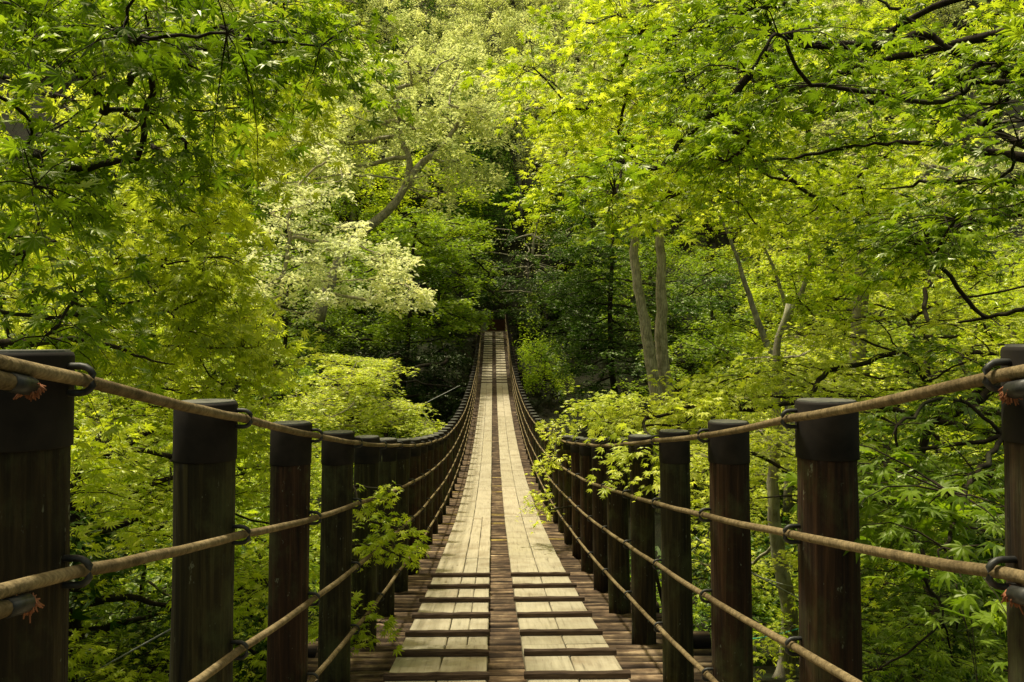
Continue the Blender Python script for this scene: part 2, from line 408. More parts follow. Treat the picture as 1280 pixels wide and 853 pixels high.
for (s, k), pts in rope_pts.items():
    pts = [np.array(p) for p in pts]
    first = pts[0]; d = pts[0]-pts[1]; pts = [first+d*1.7, first+d*.9]+pts
    fine = []
    for a, b_ in zip(pts[:-1], pts[1:]):
        for t in np.linspace(0, 1, 7)[:-1]:
            p = a+(b_-a)*t; p = p-np.array([0,0,.005*4*t*(1-t)]); fine.append(p)
    fine.append(pts[-1]); fine = np.array(fine); fine[:,2] += rng.normal(0,.0008,len(fine))
    mb = MB(); tube(mb, fine, RR*(1+rng.normal(0,.02,len(fine))), 12, jit=.02)
    o = mb.build('railing_rope', M['rope'], bridge, True, origin=(first), uv=True)
    # whipped rope ends with a dark shackle on the first posts
    if k < 2:
        tpos = (first+d*.30) if s < 0 else (first+d*.16); dd = d/np.linalg.norm(d)
        mb = MB(); e = tpos + np.array([-s*.004, 0, -.030])
        tube(mb, [e-dd*.10, e-dd*.03, e+dd*.05, e+dd*.4], [.012,.0135,.0135,.0135], 10)
        mb.build('rope_tail', M['rope'], o, True, origin=e, uv=True)
        mb = MB(); tube(mb, [e-dd*.115, e-dd*.06], [.0150,.0150], 10); mb.build('rope_sleeve', M['steel'], o, True, origin=e)
        mb = MB(); tip = e-dd*.118
        for q in range(90):
            v = rng.normal(0,1,3); v[2] = v[2]*.6-.25; v /= np.linalg.norm(v); q1 = tip+v*random.uniform(.004,.013); q2 = q1+v*random.uniform(.003,.008)+rng.normal(0,.004,3)+np.array([0,0,-.007])
            tube(mb, [tip, q1, q2], [.0030,.0026,.001], 4)
        mb.build('frayed_end', M['whip'], o, True, origin=e)
        mb = MB(); c0 = tpos+dd*.10+np.array([-s*.004,0,-.01]); th = np.linspace(0, 2*math.pi, 19)
        for tilt in (0.0,):
            u1 = np.array([-s*.75,-.25,.2]); u1 /= np.linalg.norm(u1); u2 = np.array([0,.15,1.]); 
            tube(mb, [c0+.040*(math.cos(a)*u1+math.sin(a)*u2) for a in th], .0105, 8, caps=False)
        mb.build('shackle', M['steel'], o, True, origin=c0)
# main cables under the deck ends
for s in (-1, 1):
    ys = np.linspace(.3, 57.4, 120); mb = MB(); tube(mb, [(s*1.02, y, deck(y)-PT-.22) for y in ys], .03, 8)
    mb.build('bearing_cable', M['steel'], bridge, True, origin=(s*1.02, 0, deck(0)))

# ------------------------------------------------------------------ terrain
def vnoise(x, y, seed=0):
    return (np.sin(x*.31+seed)+np.sin(y*.27+seed*2.1)+np.sin((x+y)*.17+seed*.7)+.5*np.sin(x*.83-y*.61+seed)+.3*np.sin(x*1.7+y*1.3))/3.8
gy = np.array([-60,-8,-1.5,1.0,5,11,18,24,31,40,47,52,56,59,64,75,95,130,200,420.])
gz = np.array([8,.5,-1.25,-1.55,-2.9,-4.5,-7.6,-9.6,-9.8,-7.6,-4.6,-2.2,-.25,.35,3.2,11,27,55,100,160.])
def ground(x, y):
    x = np.asarray(x, float); y = np.asarray(y, float)
    z = np.interp(y+.10*np.abs(x)*np.where(y > 35, .8, -.25), gy, gz)
    side = np.clip((np.abs(x)-7)/30, 0, 1)
    z = z + side*np.where(y > 5, 6.0, 2.0)
    amp = .25+.9*np.clip(np.abs(x)/10-.2, 0, 1)
    z = z + vnoise(x*1.6, y*1.6, 3)*amp
    z = np.where((np.abs(x) < 2.2) & (y > -1) & (y < 58), np.minimum(z, np.interp(y, DY, DZ)-.55), z)
    return z+E
xs = np.concatenate([np.linspace(-400,-80,10)[:-1], np.linspace(-80,80,161), np.linspace(80,400,10)[1:]])
ys = np.concatenate([np.linspace(-60,120,181), np.linspace(120,420,20)[1:]])
X, Y = np.meshgrid(xs, ys); Zg = ground(X, Y); Zg = Zg+rng.normal(0,.05,Zg.shape)
nx, ny = len(xs), len(ys); I = (np.arange(ny-1)[:,None]*nx+np.arange(nx-1)[None,:]).ravel()
o = mesh_from('ground', np.stack([X,Y,Zg],-1).reshape(-1,3), np.stack([I,I+1,I+nx+1,I+nx],1), M['soil'], smooth=True); tag(o, kind='structure')

# ------------------------------------------------------------------ leaves
def leaf_template(lod):
    if lod == 0:
        ang = [0, 32, -32, 68, -68, 112, -112]; ln = [1, .93, .93, .74, .74, .42, .42]
        order = sorted(range(7), key=lambda i: ang[i]); A = [math.radians(ang[i]) for i in order]; L = [ln[i] for i in order]
        V = [(0,0,0)]; 
        notch = [A[0]-math.radians(26)]+[(A[i]+A[i+1])/2 for i in range(6)]+[A[-1]+math.radians(26)]
        nr = [.16,.25,.34,.36,.36,.34,.25,.16]
        for a, r in zip(notch, nr): V.append((math.sin(a)*r, math.cos(a)*r, -.03))
        T = []
        for i, (a, l) in enumerate(zip(A, L)):
            mid = len(V); w = math.radians(10.5)*(1.0 if l > .6 else 1.5)
            V += [(math.sin(a-w)*l*.60, math.cos(a-w)*l*.60, -.05*l), (math.sin(a)*l, math.cos(a)*l, -.20*l), (math.sin(a+w)*l*.60, math.cos(a+w)*l*.60, -.05*l), (math.sin(a)*l*.55, math.cos(a)*l*.55, .02)]
            n0, n1 = 1+i, 2+i; a0, tp, b0, rb = mid, mid+1, mid+2, mid+3
            T += [(0,n0,rb),(n0,a0,rb),(a0,tp,rb),(tp,b0,rb),(b0,n1,rb),(n1,0,rb)]
        return np.array(V), None, np.array(T)
    if lod == 1:
        ang = [-112,-68,-33,0,33,68,112]; ln = [.42,.75,.93,1,.93,.75,.42]
        ang = ang[1:-1]; ln = ln[1:-1]
        A = [math.radians(a) for a in ang]; V = [(0,-.05,0)]
        notch = [A[0]-.45]+[(A[i]+A[i+1])/2 for i in range(len(A)-1)]+[A[-1]+.45]
        for a in notch: V.append((math.sin(a)*.36, math.cos(a)*.36, 0))
        Q = []
        for i, (a, l) in enumerate(zip(A, ln)):
            V.append((math.sin(a)*l, math.cos(a)*l, -.18*l)); Q.append((0, 1+i, len(V)-1, 2+i))
        return np.array(V), np.array(Q), None
    if lod == 2:      # three-pointed tuft
        V = [(0,0,0),(-.5,.28,-.05),(-.14,.42,.02),(0,1,-.15),(.14,.42,.02),(.5,.28,-.05),(-.62,.72,-.1),(.62,.72,-.1)]
        Q = [(0,2,3,4),(0,1,6,2),(0,4,7,5)]
        return np.array(V, float), np.array(Q), None
    if lod == 3:      # pointed oval leaf
        V = [(0,0,0),(-.26,.38,.04),(-.17,.75,.0),(0,1,-.12),(.17,.75,.0),(.26,.38,.04),(0,.5,-.04)]
        Q = [(0,6,2,1),(0,5,4,6),(6,4,3,2)]
        return np.array(V, float), np.array(Q), None
    V = [(0,0,0),(-.33,.45,.05),(0,1,-.1),(.33,.45,.05)]
    return np.array(V, float), np.array([(0,3,2,1)]), None
TEMPL = {k: leaf_template(k) for k in range(5)}
def leaves(name, pos, nrm, head, size, lod, mat, parent, rnd):
    V, Q, T = TEMPL[lod]; n = len(pos)
    nrm = nrm/np.linalg.norm(nrm, axis=1)[:,None]
    yv = head-nrm*np.sum(head*nrm, 1)[:,None]; yv /= np.linalg.norm(yv, axis=1)[:,None]+1e-9
    xv = np.cross(yv, nrm)
    curl = rng.uniform(.3, 2.2, n)[:,None]
    W = pos[:,None,:]+size[:,None,None]*(V[None,:,0,None]*xv[:,None,:]+V[None,:,1,None]*yv[:,None,:]+(V[None,:,2]*curl)[:,:,None]*nrm[:,None,:])
    off = (np.arange(n)*len(V))[:,None,None]; fs = []
    if Q is not None: fs.append((Q[None]+off).reshape(-1,4))
    if T is not None: fs.append((T[None]+off).reshape(-1,3))
    return mesh_from(name, W.reshape(-1,3), fs, mat, parent, attr=np.repeat(rnd, len(V)))

def make_tree(name, label, cat, trunk, r0, targets, padR, per_pad, lsize, lod, mat, barkm, group=None, droop=.25, flat=.07, tilt=.7,
              twig_r=.004, ntw=7, sides=8, r_top=.35, split=False, hang=.25, extra_trunks=(), bright=0., pen=.3, maxr=.10, boughs=(), padvar=.16):
    """trunk: world polyline; targets: (n,3) world points the limbs grow to; each target carries a flat spray of leaves"""
    trunk = np.asarray(trunk, float); base = trunk[0].copy()
    root = tag(empty(name, base), label, cat, group)
    def smooth_path(p, n=5, amp=.0):
        p = np.asarray(p); t = np.linspace(0, len(p)-1, (len(p)-1)*n+1); out = np.stack([np.interp(t, np.arange(len(p)), p[:,k]) for k in range(3)], 1)
        for _ in range(3): out[1:-1] = (out[:-2]+2*out[1:-1]+out[2:])/4
        return out+rng.normal(0, amp, out.shape)*np.linspace(0,1,len(out))[:,None]
    mb = MB()
    tp = smooth_path(trunk, 5, r0*.10); rr = np.linspace(r0, r0*r_top, len(tp)); rr[0] *= 1.5; rr[1] *= 1.15
    tube(mb, tp, rr, 12, jit=.05)
    nodes = [p for p in tp[len(tp)//3:]]; plen = [0.0]*len(nodes); par = [-1]*len(nodes)
    for et in extra_trunks:
        q = smooth_path(et, 5, r0*.08); tube(mb, q, np.linspace(r0*.8, r0*.3, len(q)), 10, jit=.05)
        for p in q[len(q)//2:]: nodes.append(p); plen.append(0.); par.append(-1)
    mb.build('trunk', M[barkm], root, True, origin=base)
    tang = [np.array([0,0,.6]) for _ in nodes]
    for bp in boughs:
        bp = [np.asarray(p) for p in bp]; arr = np.array(nodes[:len(tp)-len(tp)//3]); j = int(np.argmin(np.linalg.norm(arr-bp[0], axis=1)))
        q = smooth_path([arr[j]]+bp, 6, .012); m_ = MB(); nb_ = len(q); tube(m_, q, np.linspace(r0*.30, twig_r*1.2, nb_)*rng.uniform(.85,1.1), 7, jit=.05)
        m_.build('branch', M[barkm], root, True, origin=base)
        for i_ in range(nb_//3, nb_, 2):
            nodes.append(q[i_]); plen.append(.2); par.append(-1); d_ = q[min(i_+1,nb_-1)]-q[i_-1]; tang.append(d_/np.linalg.norm(d_)*.7)
    ntr = len(nodes); T = np.asarray(targets, float)
    tn = np.array(nodes); dist = np.array([np.min(np.linalg.norm(tn-t, axis=1)) for t in T])
    order = np.argsort(dist); edges = []
    for idx in order:
        t = T[idx]; arr = np.array(nodes); d = np.linalg.norm((arr-t)*np.array([1,1,1.9]), axis=1)+pen*np.array(plen)
        j = int(np.argmin(d)); nodes.append(t); plen.append(plen[j]+np.linalg.norm(arr[j]-t)); par.append(j); edges.append((j, len(nodes)-1, idx))
    cnt = np.ones(len(nodes))
    for (j, k, _) in reversed(edges):
        cnt[j] += cnt[k]
    limb_root = {}
    groups = {}
    for (j, k, idx) in edges:
        g = limb_root.get(j, k) if j >= ntr else k; limb_root[k] = g
        a, b_ = nodes[j], nodes[k]; L = np.linalg.norm(b_-a); t = np.linspace(0,1,6)[:,None]
        m0 = tang[j]*L*.9; m1 = (b_-a)*np.array([1,1,.35]); e1 = m1/(np.linalg.norm(m1)+1e-9); m1 = e1*L*.9; tang.append(e1)
        t = np.linspace(0,1,8)[:,None]
        pts = (2*t**3-3*t**2+1)*a+(t**3-2*t**2+t)*m0+(-2*t**3+3*t**2)*b_+(t**3-t**2)*m1; pts[1:-1] += rng.normal(0, L*.012, (6,3))
        ra = min(twig_r*2*math.sqrt(cnt[k]+.6), maxr); rb = min(twig_r*2*math.sqrt(max(cnt[k]-.3,.4)), maxr)
        groups.setdefault(g if split else 0, MB()); tube(groups[g if split else 0], pts, np.linspace(ra, rb, 8), 6, caps=False)
    pos, nr, hd, rn = [], [], [], []
    for idx, t in enumerate(T):
        R = padR*random.uniform(.65,1.2); out = t-np.array([trunk[-1][0], trunk[-1][1], t[2]]); oa = math.atan2(out[1], out[0])
        nb = ntw; slope = random.uniform(.0, droop)
        mbx = groups[0] if not split else groups[limb_root[ntr+int(np.where(order == idx)[0][0])]]
        az = oa+rng.uniform(-2.2, 2.2, nb) if random.random() < .75 else rng.uniform(-math.pi, math.pi, nb)
        Ls = R*rng.uniform(.55, 1.1, nb); bend = rng.normal(0,.35,nb); n_l = max(4, int(per_pad*(R/padR)**2))
        lift = rng.normal(0, flat*1.6, nb)
        def at(ti, i):
            a = az[i]+bend[i]*ti; r = Ls[i]*ti
            return np.stack([np.cos(a)*r, np.sin(a)*r, -slope*R*ti**2-hang*R*ti**3*.6+lift[i]*ti*2*R+.10*R*np.sin(ti*2.5)], -1)
        if lod < 2:
            for i in range(nb):
                tt = np.linspace(0,1,5); p = t+np.stack([at(x, i) for x in tt]); tube(mbx, p, np.linspace(twig_r*1.1, twig_r*.3, 5), 4, caps=False)
        ii = rng.integers(0, nb, n_l); ti = rng.uniform(.12, 1.02, n_l)**.8
        q = np.stack([at(a, i) for a, i in zip(ti, ii)])
        az_l = az[ii]+bend[ii]*ti; sidev = np.stack([-np.sin(az_l), np.cos(az_l), 0*az_l], 1)
        sgn = rng.choice([-1,1], n_l)*np.abs(rng.normal(0, .24, n_l))*R*(1.05-.75*ti)
        q = q+sidev*sgn[:,None]; q[:,2] += rng.normal(0, flat*R, n_l)-np.abs(sgn)*.25
        pos.append(t+q); rn.append(np.full(n_l, rng.normal(0, padvar)))  # tone offset per spray paints sunlit and shaded clumps into the crown
        fw = np.stack([np.cos(az_l), np.sin(az_l), -hang-.3*ti], 1); h = fw*.8+sidev*np.sign(sgn)[:,None]*.8+rng.normal(0,.35,(n_l,3)); hd.append(h)
        nn = np.array([0,0,1.])+rng.normal(0, tilt*.6, (n_l,3)); nr.append(nn)
    pos, nr, hd = np.concatenate(pos), np.concatenate(nr), np.concatenate(hd)
    n = len(pos); size = lsize*np.clip(rng.normal(1,.30,n), .4, 1.7)
    rnd = np.clip(rng.beta(2,2.4,n)+bright+np.concatenate(rn), 0, 1)
    for g, m_ in groups.items():
        m_.build('branch', M[barkm], root, True, origin=base)
    cr = leaves('crown', pos-base, nr, hd, size, lod, M[mat], root, rnd)
    return root
def ell(lst):
    """targets inside ellipsoids given as photo x, y, radii, near and far depth, count"""
    out = []
    for (cx, cy, rx, ry, z0, z1, n) in lst:
        for _ in range(n):
            a = random.uniform(0, 2*math.pi); r = math.sqrt(random.random()); out.append(P(cx+rx*r*math.cos(a), cy+ry*r*math.sin(a), random.uniform(z0, z1)))
    return np.array(out)
def gpt(x, y, dz=-.1): return np.array([x, y, float(ground(x, y))+dz])
exec_trees = True
if exec_trees:
    # ---- near maples -------------------------------------------------------
    make_tree('maple_tree', 'big maple at the left whose large hanging star-shaped leaves shade the upper left corner', 'tree',
        [gpt(-6.2,4.2), (-6.0,4.3,E+.2), (-5.4,4.4,E+2.2), (-4.8,4.4,E+4.2), (-4.4,4.5,E+5.5)], .17,
        ell([(90,20,220,90,3.2,5.5,24),(30,300,80,130,3.6,5.5,12),(250,90,110,70,4.2,6,10),(360,60,50,60,4.6,6.5,7),(120,190,130,70,4,6,8),(200,-250,350,110,4,7,8)]),  # last ellipse: unseen overhead sprays, added to shade the near bridge
        .55, 78, .070, 0, 'leaf_green', 'bark_dark', tilt=1.2, hang=.5, flat=.10, split=True, twig_r=.0035, r_top=.5, bright=-.12, maxr=.032,  # darker leaf tone stands in for shade on this near layer
        boughs=[[P(-60,215,4.4),P(0,205,4.6),P(40,196,4.8),P(75,183,5.0),P(130,150,5.3)],[P(-70,330,4.4),P(10,325,4.8),P(70,300,5.2)],[P(-80,440,4.8),P(15,430,5.2),P(101,425,5.6),P(160,440,5.9),P(218,458,6.2)]])
    make_tree('maple_tree', 'sunlit yellow-green maple behind the first left posts, brightest at its right edge', 'tree',
        [gpt(-7.0,8.2), (-6.8,8.2,E-.8), (-6.3,8.3,E+1.6), (-5.7,8.3,E+3.8), (-5.2,8.4,E+5.4)], .17,
        ell([(110,230,200,120,7,9,24),(215,310,75,130,6.5,9,28),(60,400,120,80,7,9.5,12),(290,130,95,90,7,10,20),(375,50,55,55,7,9,8),(150,200,140,190,9,12,14),(130,450,150,90,7.5,10,14),(300,440,45,60,8,10,12)]),
        .66, 78, .088, 0, 'leaf_bright', 'bark_dark', tilt=1.2, hang=.4, flat=.10, split=True, twig_r=.0035, r_top=.5, bright=-.12, maxr=.032, padvar=.24)
    make_tree('maple_tree', 'dark trunked maple behind the left posts with leafy boughs reaching under the railing ropes', 'tree',
        [P(70,1250,7.5), P(78,900,7.5), P(84,760,7.5), P(95,640,7.6), P(90,540,7.7)], .19,
        ell([(190,570,160,70,6,10,24),(170,700,120,90,6.5,10,16),(330,640,80,120,7,11,24),(320,800,110,60,7,10,14),(100,830,100,60,6,8,14),(150,690,60,120,7.5,10,12),(260,620,60,120,8,11,12),(30,600,60,120,4.5,6,6)]),
        .65, 95, .064, 0, 'leaf_maple', 'bark_dark', tilt=.7, hang=.2, split=True, twig_r=.0035, bright=.2,  # leaf tone raised in place of sunlight the upper crowns block
        boughs=[[P(110,671,7.6),P(184,644,7.8),P(230,620,8)],[P(110,755,7.2),P(151,745,7.2),P(216,760,7.4),P(260,775,7.6)],[P(124,788,7.5),P(184,770,7.7),P(240,760,8)]])
    make_tree('maple_sapling', 'young maple pushing its sprays between the left railing posts over the deck edge', 'tree',
        [P(395,1090,5.2), P(405,960,5.1), P(412,850,5.0), P(425,740,4.95), P(438,650,4.9)], .022,
        ell([(465,620,28,22,4.7,5.0,5),(482,690,26,30,4.55,4.9,5),(425,775,36,28,4.5,4.9,6),(440,680,20,50,4.9,5.3,5),(462,790,22,16,4.45,4.7,2),(490,655,20,14,4.7,4.9,2)]),
        .17, 34, .042, 0, 'leaf_maple', 'bark_dark', tilt=.8, hang=.4, twig_r=.0022, bright=.1)
    make_tree('maple_tree', 'shaded green maple whose long dark boughs cross the upper right of the picture', 'tree',
        [gpt(6.6,5.0), (6.5,5.1,E+.2), (6.2,5.1,E+1.6), (5.8,5.2,E+3.0), (5.4,5.2,E+4.6)], .16,
        ell([(1080,50,200,70,3.6,6,22),(930,60,120,60,5,7,14),(900,170,70,40,4.6,6.5,10),(1180,270,110,50,3.6,5.5,10),(1230,150,60,80,3.6,5,8),(1000,180,110,60,4.5,6.5,10),(800,200,30,20,4.6,5.2,3),(768,250,14,14,4.4,4.8,2),(1050,-250,350,110,4,7,8)]),  # last ellipse adds sprays above the view to shade the near posts
        .52, 80, .056, 0, 'leaf_green', 'bark_dark', tilt=.7, hang=.25, split=True, twig_r=.0035, r_top=.5, bright=-.12, maxr=.032, padvar=.12,  # shade on these near boughs is put into the leaf tone
        boughs=[[P(1340,110,5),P(1254,86,5),P(1183,60,5),P(1130,20,5.1),P(1082,-10,5.2)],[P(1340,205,4.6),P(1280,182,4.8),P(1234,160,5),P(1205,143,5.2),P(1150,120,5.5)],
                [P(1340,205,4.8),P(1280,199,5),P(1208,186,5.2),P(1123,176,5.5),P(1045,186,5.9)],[P(1340,230,4.8),P(1280,227,5),P(1158,228,5.4),P(1102,237,5.7)],
                [P(1340,255,4.5),P(1280,265,4.7),P(1218,276,4.9),P(1163,262,5.1),P(1123,246,5.3)],[P(1300,30,5),P(1163,62,5.4),P(1082,81,5.7),P(1007,108,6),P(901,161,6.5)],
                [P(1330,-30,5),P(1163,5,5.4),P(1050,80,5.8),P(980,110,6.2)]])
    make_tree('maple_tree', 'sunlit yellow-green maple filling the upper right behind the shaded boughs', 'tree',
        [gpt(8.2,8.6), (8.1,8.6,E-1), (7.8,8.7,E+1.6), (7.2,8.7,E+3.8), (6.8,8.8,E+5.4)], .17,
        ell([(830,190,130,90,6.5,9,22),(870,60,180,70,7,10,22),(700,90,50,80,7,9,7),(980,190,160,110,7,10,22),(1170,320,100,50,7,10,9),(1000,120,280,130,9,12,28),(1260,20,60,60,7,11,10),(1180,230,110,90,7,10,14)]),
        .68, 95, .070, 0, 'leaf_maple', 'bark_dark', tilt=.8, hang=.22, split=True, twig_r=.0038, r_top=.5, bright=.06, maxr=.032, padvar=.22,
        boughs=[[P(1340,370,7),P(1280,388,7.2),P(1218,401,7.5),P(1143,408,7.9)],[P(1330,560,6.6),P(1161,524,7),P(1084,504,7.3),P(1024,486,7.6),P(963,455,7.9)],[P(1000,150,8),P(855,131,8),P(780,103,8.3)]])
    make_tree('maple_tree', 'maple leaning in from the right with bright sprays lying over the right railing rope', 'tree',
        [gpt(7.4,9.2), (7.3,9.2,E-2.4), (7.1,9.1,E-.8), (6.9,9.0,E+.6)], .12,
        ell([(815,530,60,18,6.2,9,10),(1010,480,100,32,6,10,17),(815,580,35,25,4.7,5.6,5),(1130,440,140,80,6.5,10,22),(770,505,40,10,9,12,7),(900,500,60,24,6,8,9),(1000,600,110,100,9,11.5,14)]),
        .45, 80, .055, 0, 'leaf_bright', 'bark_dark', tilt=.6, hang=.3, split=True, twig_r=.003, bright=-.08, maxr=.03)
    make_tree('maple_tree', 'low dark green maple behind the last near posts at the lower right', 'tree',
        [gpt(5.6,4.0), (5.5,4.1,E-1.6), (5.1,4.3,E-.6), (4.6,4.4,E+.2)], .10,
        ell([(1180,600,90,110,3.4,6,16),(1160,790,120,60,4.5,7,18),(1110,640,60,80,6,8,10),(1230,480,70,60,4,6,5),(1190,650,30,50,2.3,2.9,3)]),
        .42, 75, .055, 0, 'leaf_green', 'bark_dark', tilt=.6, hang=.3, split=True, twig_r=.003, bright=-.22)
    make_tree('maple_shrub', 'small bright bushy maple hanging over the right deck edge halfway along the bridge', 'shrub',
        [gpt(2.2,9.5), (2.0,9.6,E-3.2), (1.75,9.7,E-2.2), (1.6,9.8,E-1.5)], .03,
        ell([(688,530,14,10,10.5,12,3),(690,580,16,10,9.6,10.4,3),(685,630,16,12,9.2,10,4),(700,560,16,22,10,11,4)]),
        .30, 45, .05, 1, 'leaf_bright', 'bark_dark', tilt=.7, twig_r=.003)

    # ---- middle distance, right --------------------------------------------
    make_tree('twin_trunk_tree', 'pale tree with two tall trunks rising side by side to the right of the bridge', 'tree',
        [P(835,640,20), P(838,520,20), P(826,440,20), P(828,350,20), P(822,270,20), P(850,190,20)], .22,
        ell([(800,190,120,70,17,23,40),(900,200,90,50,18,23,26),(740,170,60,50,18,22,12),(860,110,120,50,18,24,24)]),
        1.0, 100, .11, 1, 'leaf_bright', 'bark_pale', tilt=.5, twig_r=.007, r_top=.3, extra_trunks=([P(833,560,19.8),P(818,480,19.7),P(806,400,19.6),P(792,330,19.6),P(794,260,19.6),P(770,200,19.6)],), bright=-.08)
    make_tree('maple_tree', 'grey curved trunk tree seen between the third and second right posts', 'tree',
        [gpt(4.05,11.2), P(990,770,11.2), P(972,690,11.1), P(965,620,11.1), P(972,540,11.1), P(968,450,11.2), P(985,380,11.2)], .125,
        ell([(930,560,50,40,10,13,8),(1000,560,50,50,10,12,8),(910,700,40,40,12,15,8),(980,440,70,25,11,14,9),(1050,480,60,50,11,14,10)]),
        .6, 110, .06, 1, 'leaf_bright', 'bark_grey', tilt=.5, twig_r=.004, bright=-.12, r_top=.3)
    make_tree('leaning_tree', 'slim grey tree leaning left, its bare trunk showing right of the twin trunks', 'tree',
        [P(1010,600,19), P(975,470,19), P(946,400,19), P(930,350,19), P(914,300,19), P(890,250,19)], .10,
        ell([(900,220,90,40,17,21,20),(960,240,90,40,18,22,20)]), .85, 90, .11, 1, 'leaf_maple', 'bark_grey', twig_r=.006, r_top=.25)
    make_tree('forked_tree', 'thin forked tree with pale twigs behind the leaning grey trunk', 'tree',
        [P(985,640,22), P(985,500,22), P(984,400,22), P(982,380,22), P(965,330,22), P(950,300,22)], .10,
        ell([(1000,260,80,40,21,25,20),(1100,300,70,50,21,25,16)]), .9, 80, .12, 1, 'leaf_maple', 'bark_grey', twig_r=.007, r_top=.3,
        extra_trunks=([P(985,400,22),P(1005,360,22),P(1015,320,22),P(1000,280,22)],))
    make_tree('straight_tree', 'dark straight trunk standing at the right behind the forked tree', 'tree',
        [P(1065,640,24), P(1068,500,24), P(1076,380,24), P(1080,300,24), P(1085,230,24), P(1085,140,24)], .27,
        ell([(1080,190,130,80,22,28,36),(1180,300,110,90,20,28,36),(1250,180,80,80,20,26,20)]), 1.2, 90, .13, 1, 'leaf_olive', 'bark_grey', twig_r=.009, r_top=.5, bright=.1)
    make_tree('low_maple', 'layered green maple on the slope beyond the right posts at the lower right', 'tree',
        [gpt(7.6,13), (7.5,13,E-3), (7.2,13,E-1.5), (7.1,13,E-.3)], .12,
        ell([(1120,560,110,60,11,15,24),(1210,700,100,90,9,14,30),(1000,760,60,60,10,14,10),(1130,760,100,60,10,13,18),(1220,420,80,60,12,15,14)]), .75, 110, .065, 1, 'leaf_maple', 'bark_dark', twig_r=.005, bright=-.05)
    make_tree('low_maple', 'pale yellow-green low maple glimpsed under the ropes between right posts', 'tree',
        [gpt(4.6,16), (4.6,16,E-4.6), (4.5,16,E-3.8), (4.4,16,E-3.2)], .07,
        ell([(905,690,45,25,14,17,10),(870,620,50,50,15,19,14),(930,640,60,30,15,19,12),(840,560,60,50,16,20,16)]), .7, 90, .08, 1, 'leaf_bright', 'bark_dark', twig_r=.005, bright=-.1)
    # ---- middle distance, left ----------------------------------------------
    make_tree('low_maple', 'yellow-green maple with flat tiers of leaves just left of the sagging bridge', 'tree',
        [gpt(-4.6,24), P(420,640,24), P(425,560,24), P(430,510,24), P(440,470,24)], .11,
        ell([(440,470,60,26,22,26,22),(470,520,60,20,22,25,18),(400,540,60,40,21,26,20),(430,500,70,20,23,27,16),(520,535,20,8,22,24,5)]), 1.0, 190, .085, 1, 'leaf_bright', 'bark_grey', tilt=.35, flat=.035, hang=.1, twig_r=.006, bright=-.15)
    make_tree('low_maple', 'yellow-green thicket maple far below the left railing', 'tree',
        [gpt(-5.2,13), (-5.2,13,E-4.3), (-5.0,13,E-3.2), (-5.0,13,E-2)], .09,
        ell([(200,760,110,60,12,15,24),(330,590,70,60,12,17,20),(150,650,90,60,11,16,20),(310,700,80,80,13,16,24),(400,620,40,60,14,18,14)]), .75, 110, .07, 1, 'leaf_maple', 'bark_dark', twig_r=.005, bright=.1)
    make_tree('gnarled_tree', 'gnarled tree with crooked trunk and wide pale yellow crown on the far left bank', 'tree',
        [P(395,400,40), P(430,310,40), P(462,283,40), P(492,258,40), P(508,232,40), P(514,200,40), P(500,172,40), P(498,150,40)], .30,
        ell([(515,110,120,55,37,44,40),(430,170,90,50,38,43,30),(580,180,50,50,38,44,20),(560,230,60,30,38,42,12),(400,190,70,50,38,43,20),(590,130,50,60,39,45,16)]),
        1.0, 150, .20, 3, 'leaf_pale', 'bark_pale', tilt=.8, flat=.13, hang=.05, twig_r=.014, r_top=.3, maxr=.16,
        extra_trunks=([P(508,232,40),P(525,205,40),P(548,190,40),P(570,160,40)],))
    make_tree('cream_leaf_tree', 'tree with cream-white young leaves catching the sun at the left of the clearing', 'tree',
        [P(330,560,30), P(335,470,30), P(345,400,30), P(352,360,30), P(362,300,30)], .16,
        ell([(390,280,60,50,28,32,28),(430,340,95,42,27,31,44),(370,220,60,50,28,33,20),(500,375,50,12,28,30,12),(370,370,50,25,28,31,12),(340,330,50,60,29,33,14)]),
        .66, 85, .16, 3, 'leaf_cream', 'bark_pale', tilt=.8, flat=.10, hang=.05, twig_r=.008, r_top=.4, maxr=.07)
    make_tree('shade_maple', 'dark green layered maple in the shade left of the far end of the bridge', 'tree',
        [gpt(-5.6,47), P(505,480,46), P(512,400,46), P(515,330,46), P(520,280,46)], .2,
        ell([(520,300,60,40,44,49,24),(470,350,90,40,44,50,28),(555,340,40,50,46,50,16),(540,400,60,30,44,49,22),(440,420,90,30,44,50,26),(575,400,25,12,49,53,8),(572,300,40,28,47,60,30),(590,345,25,20,50,58,10)]), 1.7, 190, .15, 1, 'leaf_green', 'bark_dark', tilt=.4, flat=.045, hang=.12, twig_r=.012)  # final two ellipses: extra sprays added to shade the far deck
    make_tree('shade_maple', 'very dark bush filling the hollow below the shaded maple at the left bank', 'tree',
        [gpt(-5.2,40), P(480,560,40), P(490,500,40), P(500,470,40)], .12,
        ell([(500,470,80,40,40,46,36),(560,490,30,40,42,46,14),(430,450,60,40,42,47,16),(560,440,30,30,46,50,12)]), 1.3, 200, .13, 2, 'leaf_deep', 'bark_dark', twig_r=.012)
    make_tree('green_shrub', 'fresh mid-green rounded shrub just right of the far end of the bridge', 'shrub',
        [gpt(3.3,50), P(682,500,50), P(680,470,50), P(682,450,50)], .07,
        ell([(678,450,28,18,48,52,16),(690,475,26,20,48,52,14),(665,480,18,20,49,52,8),(655,440,8,12,50,52,4)]), .95, 190, .13, 3, 'leaf_green', 'bark_dark', tilt=1., flat=.3, twig_r=.012, bright=.1)
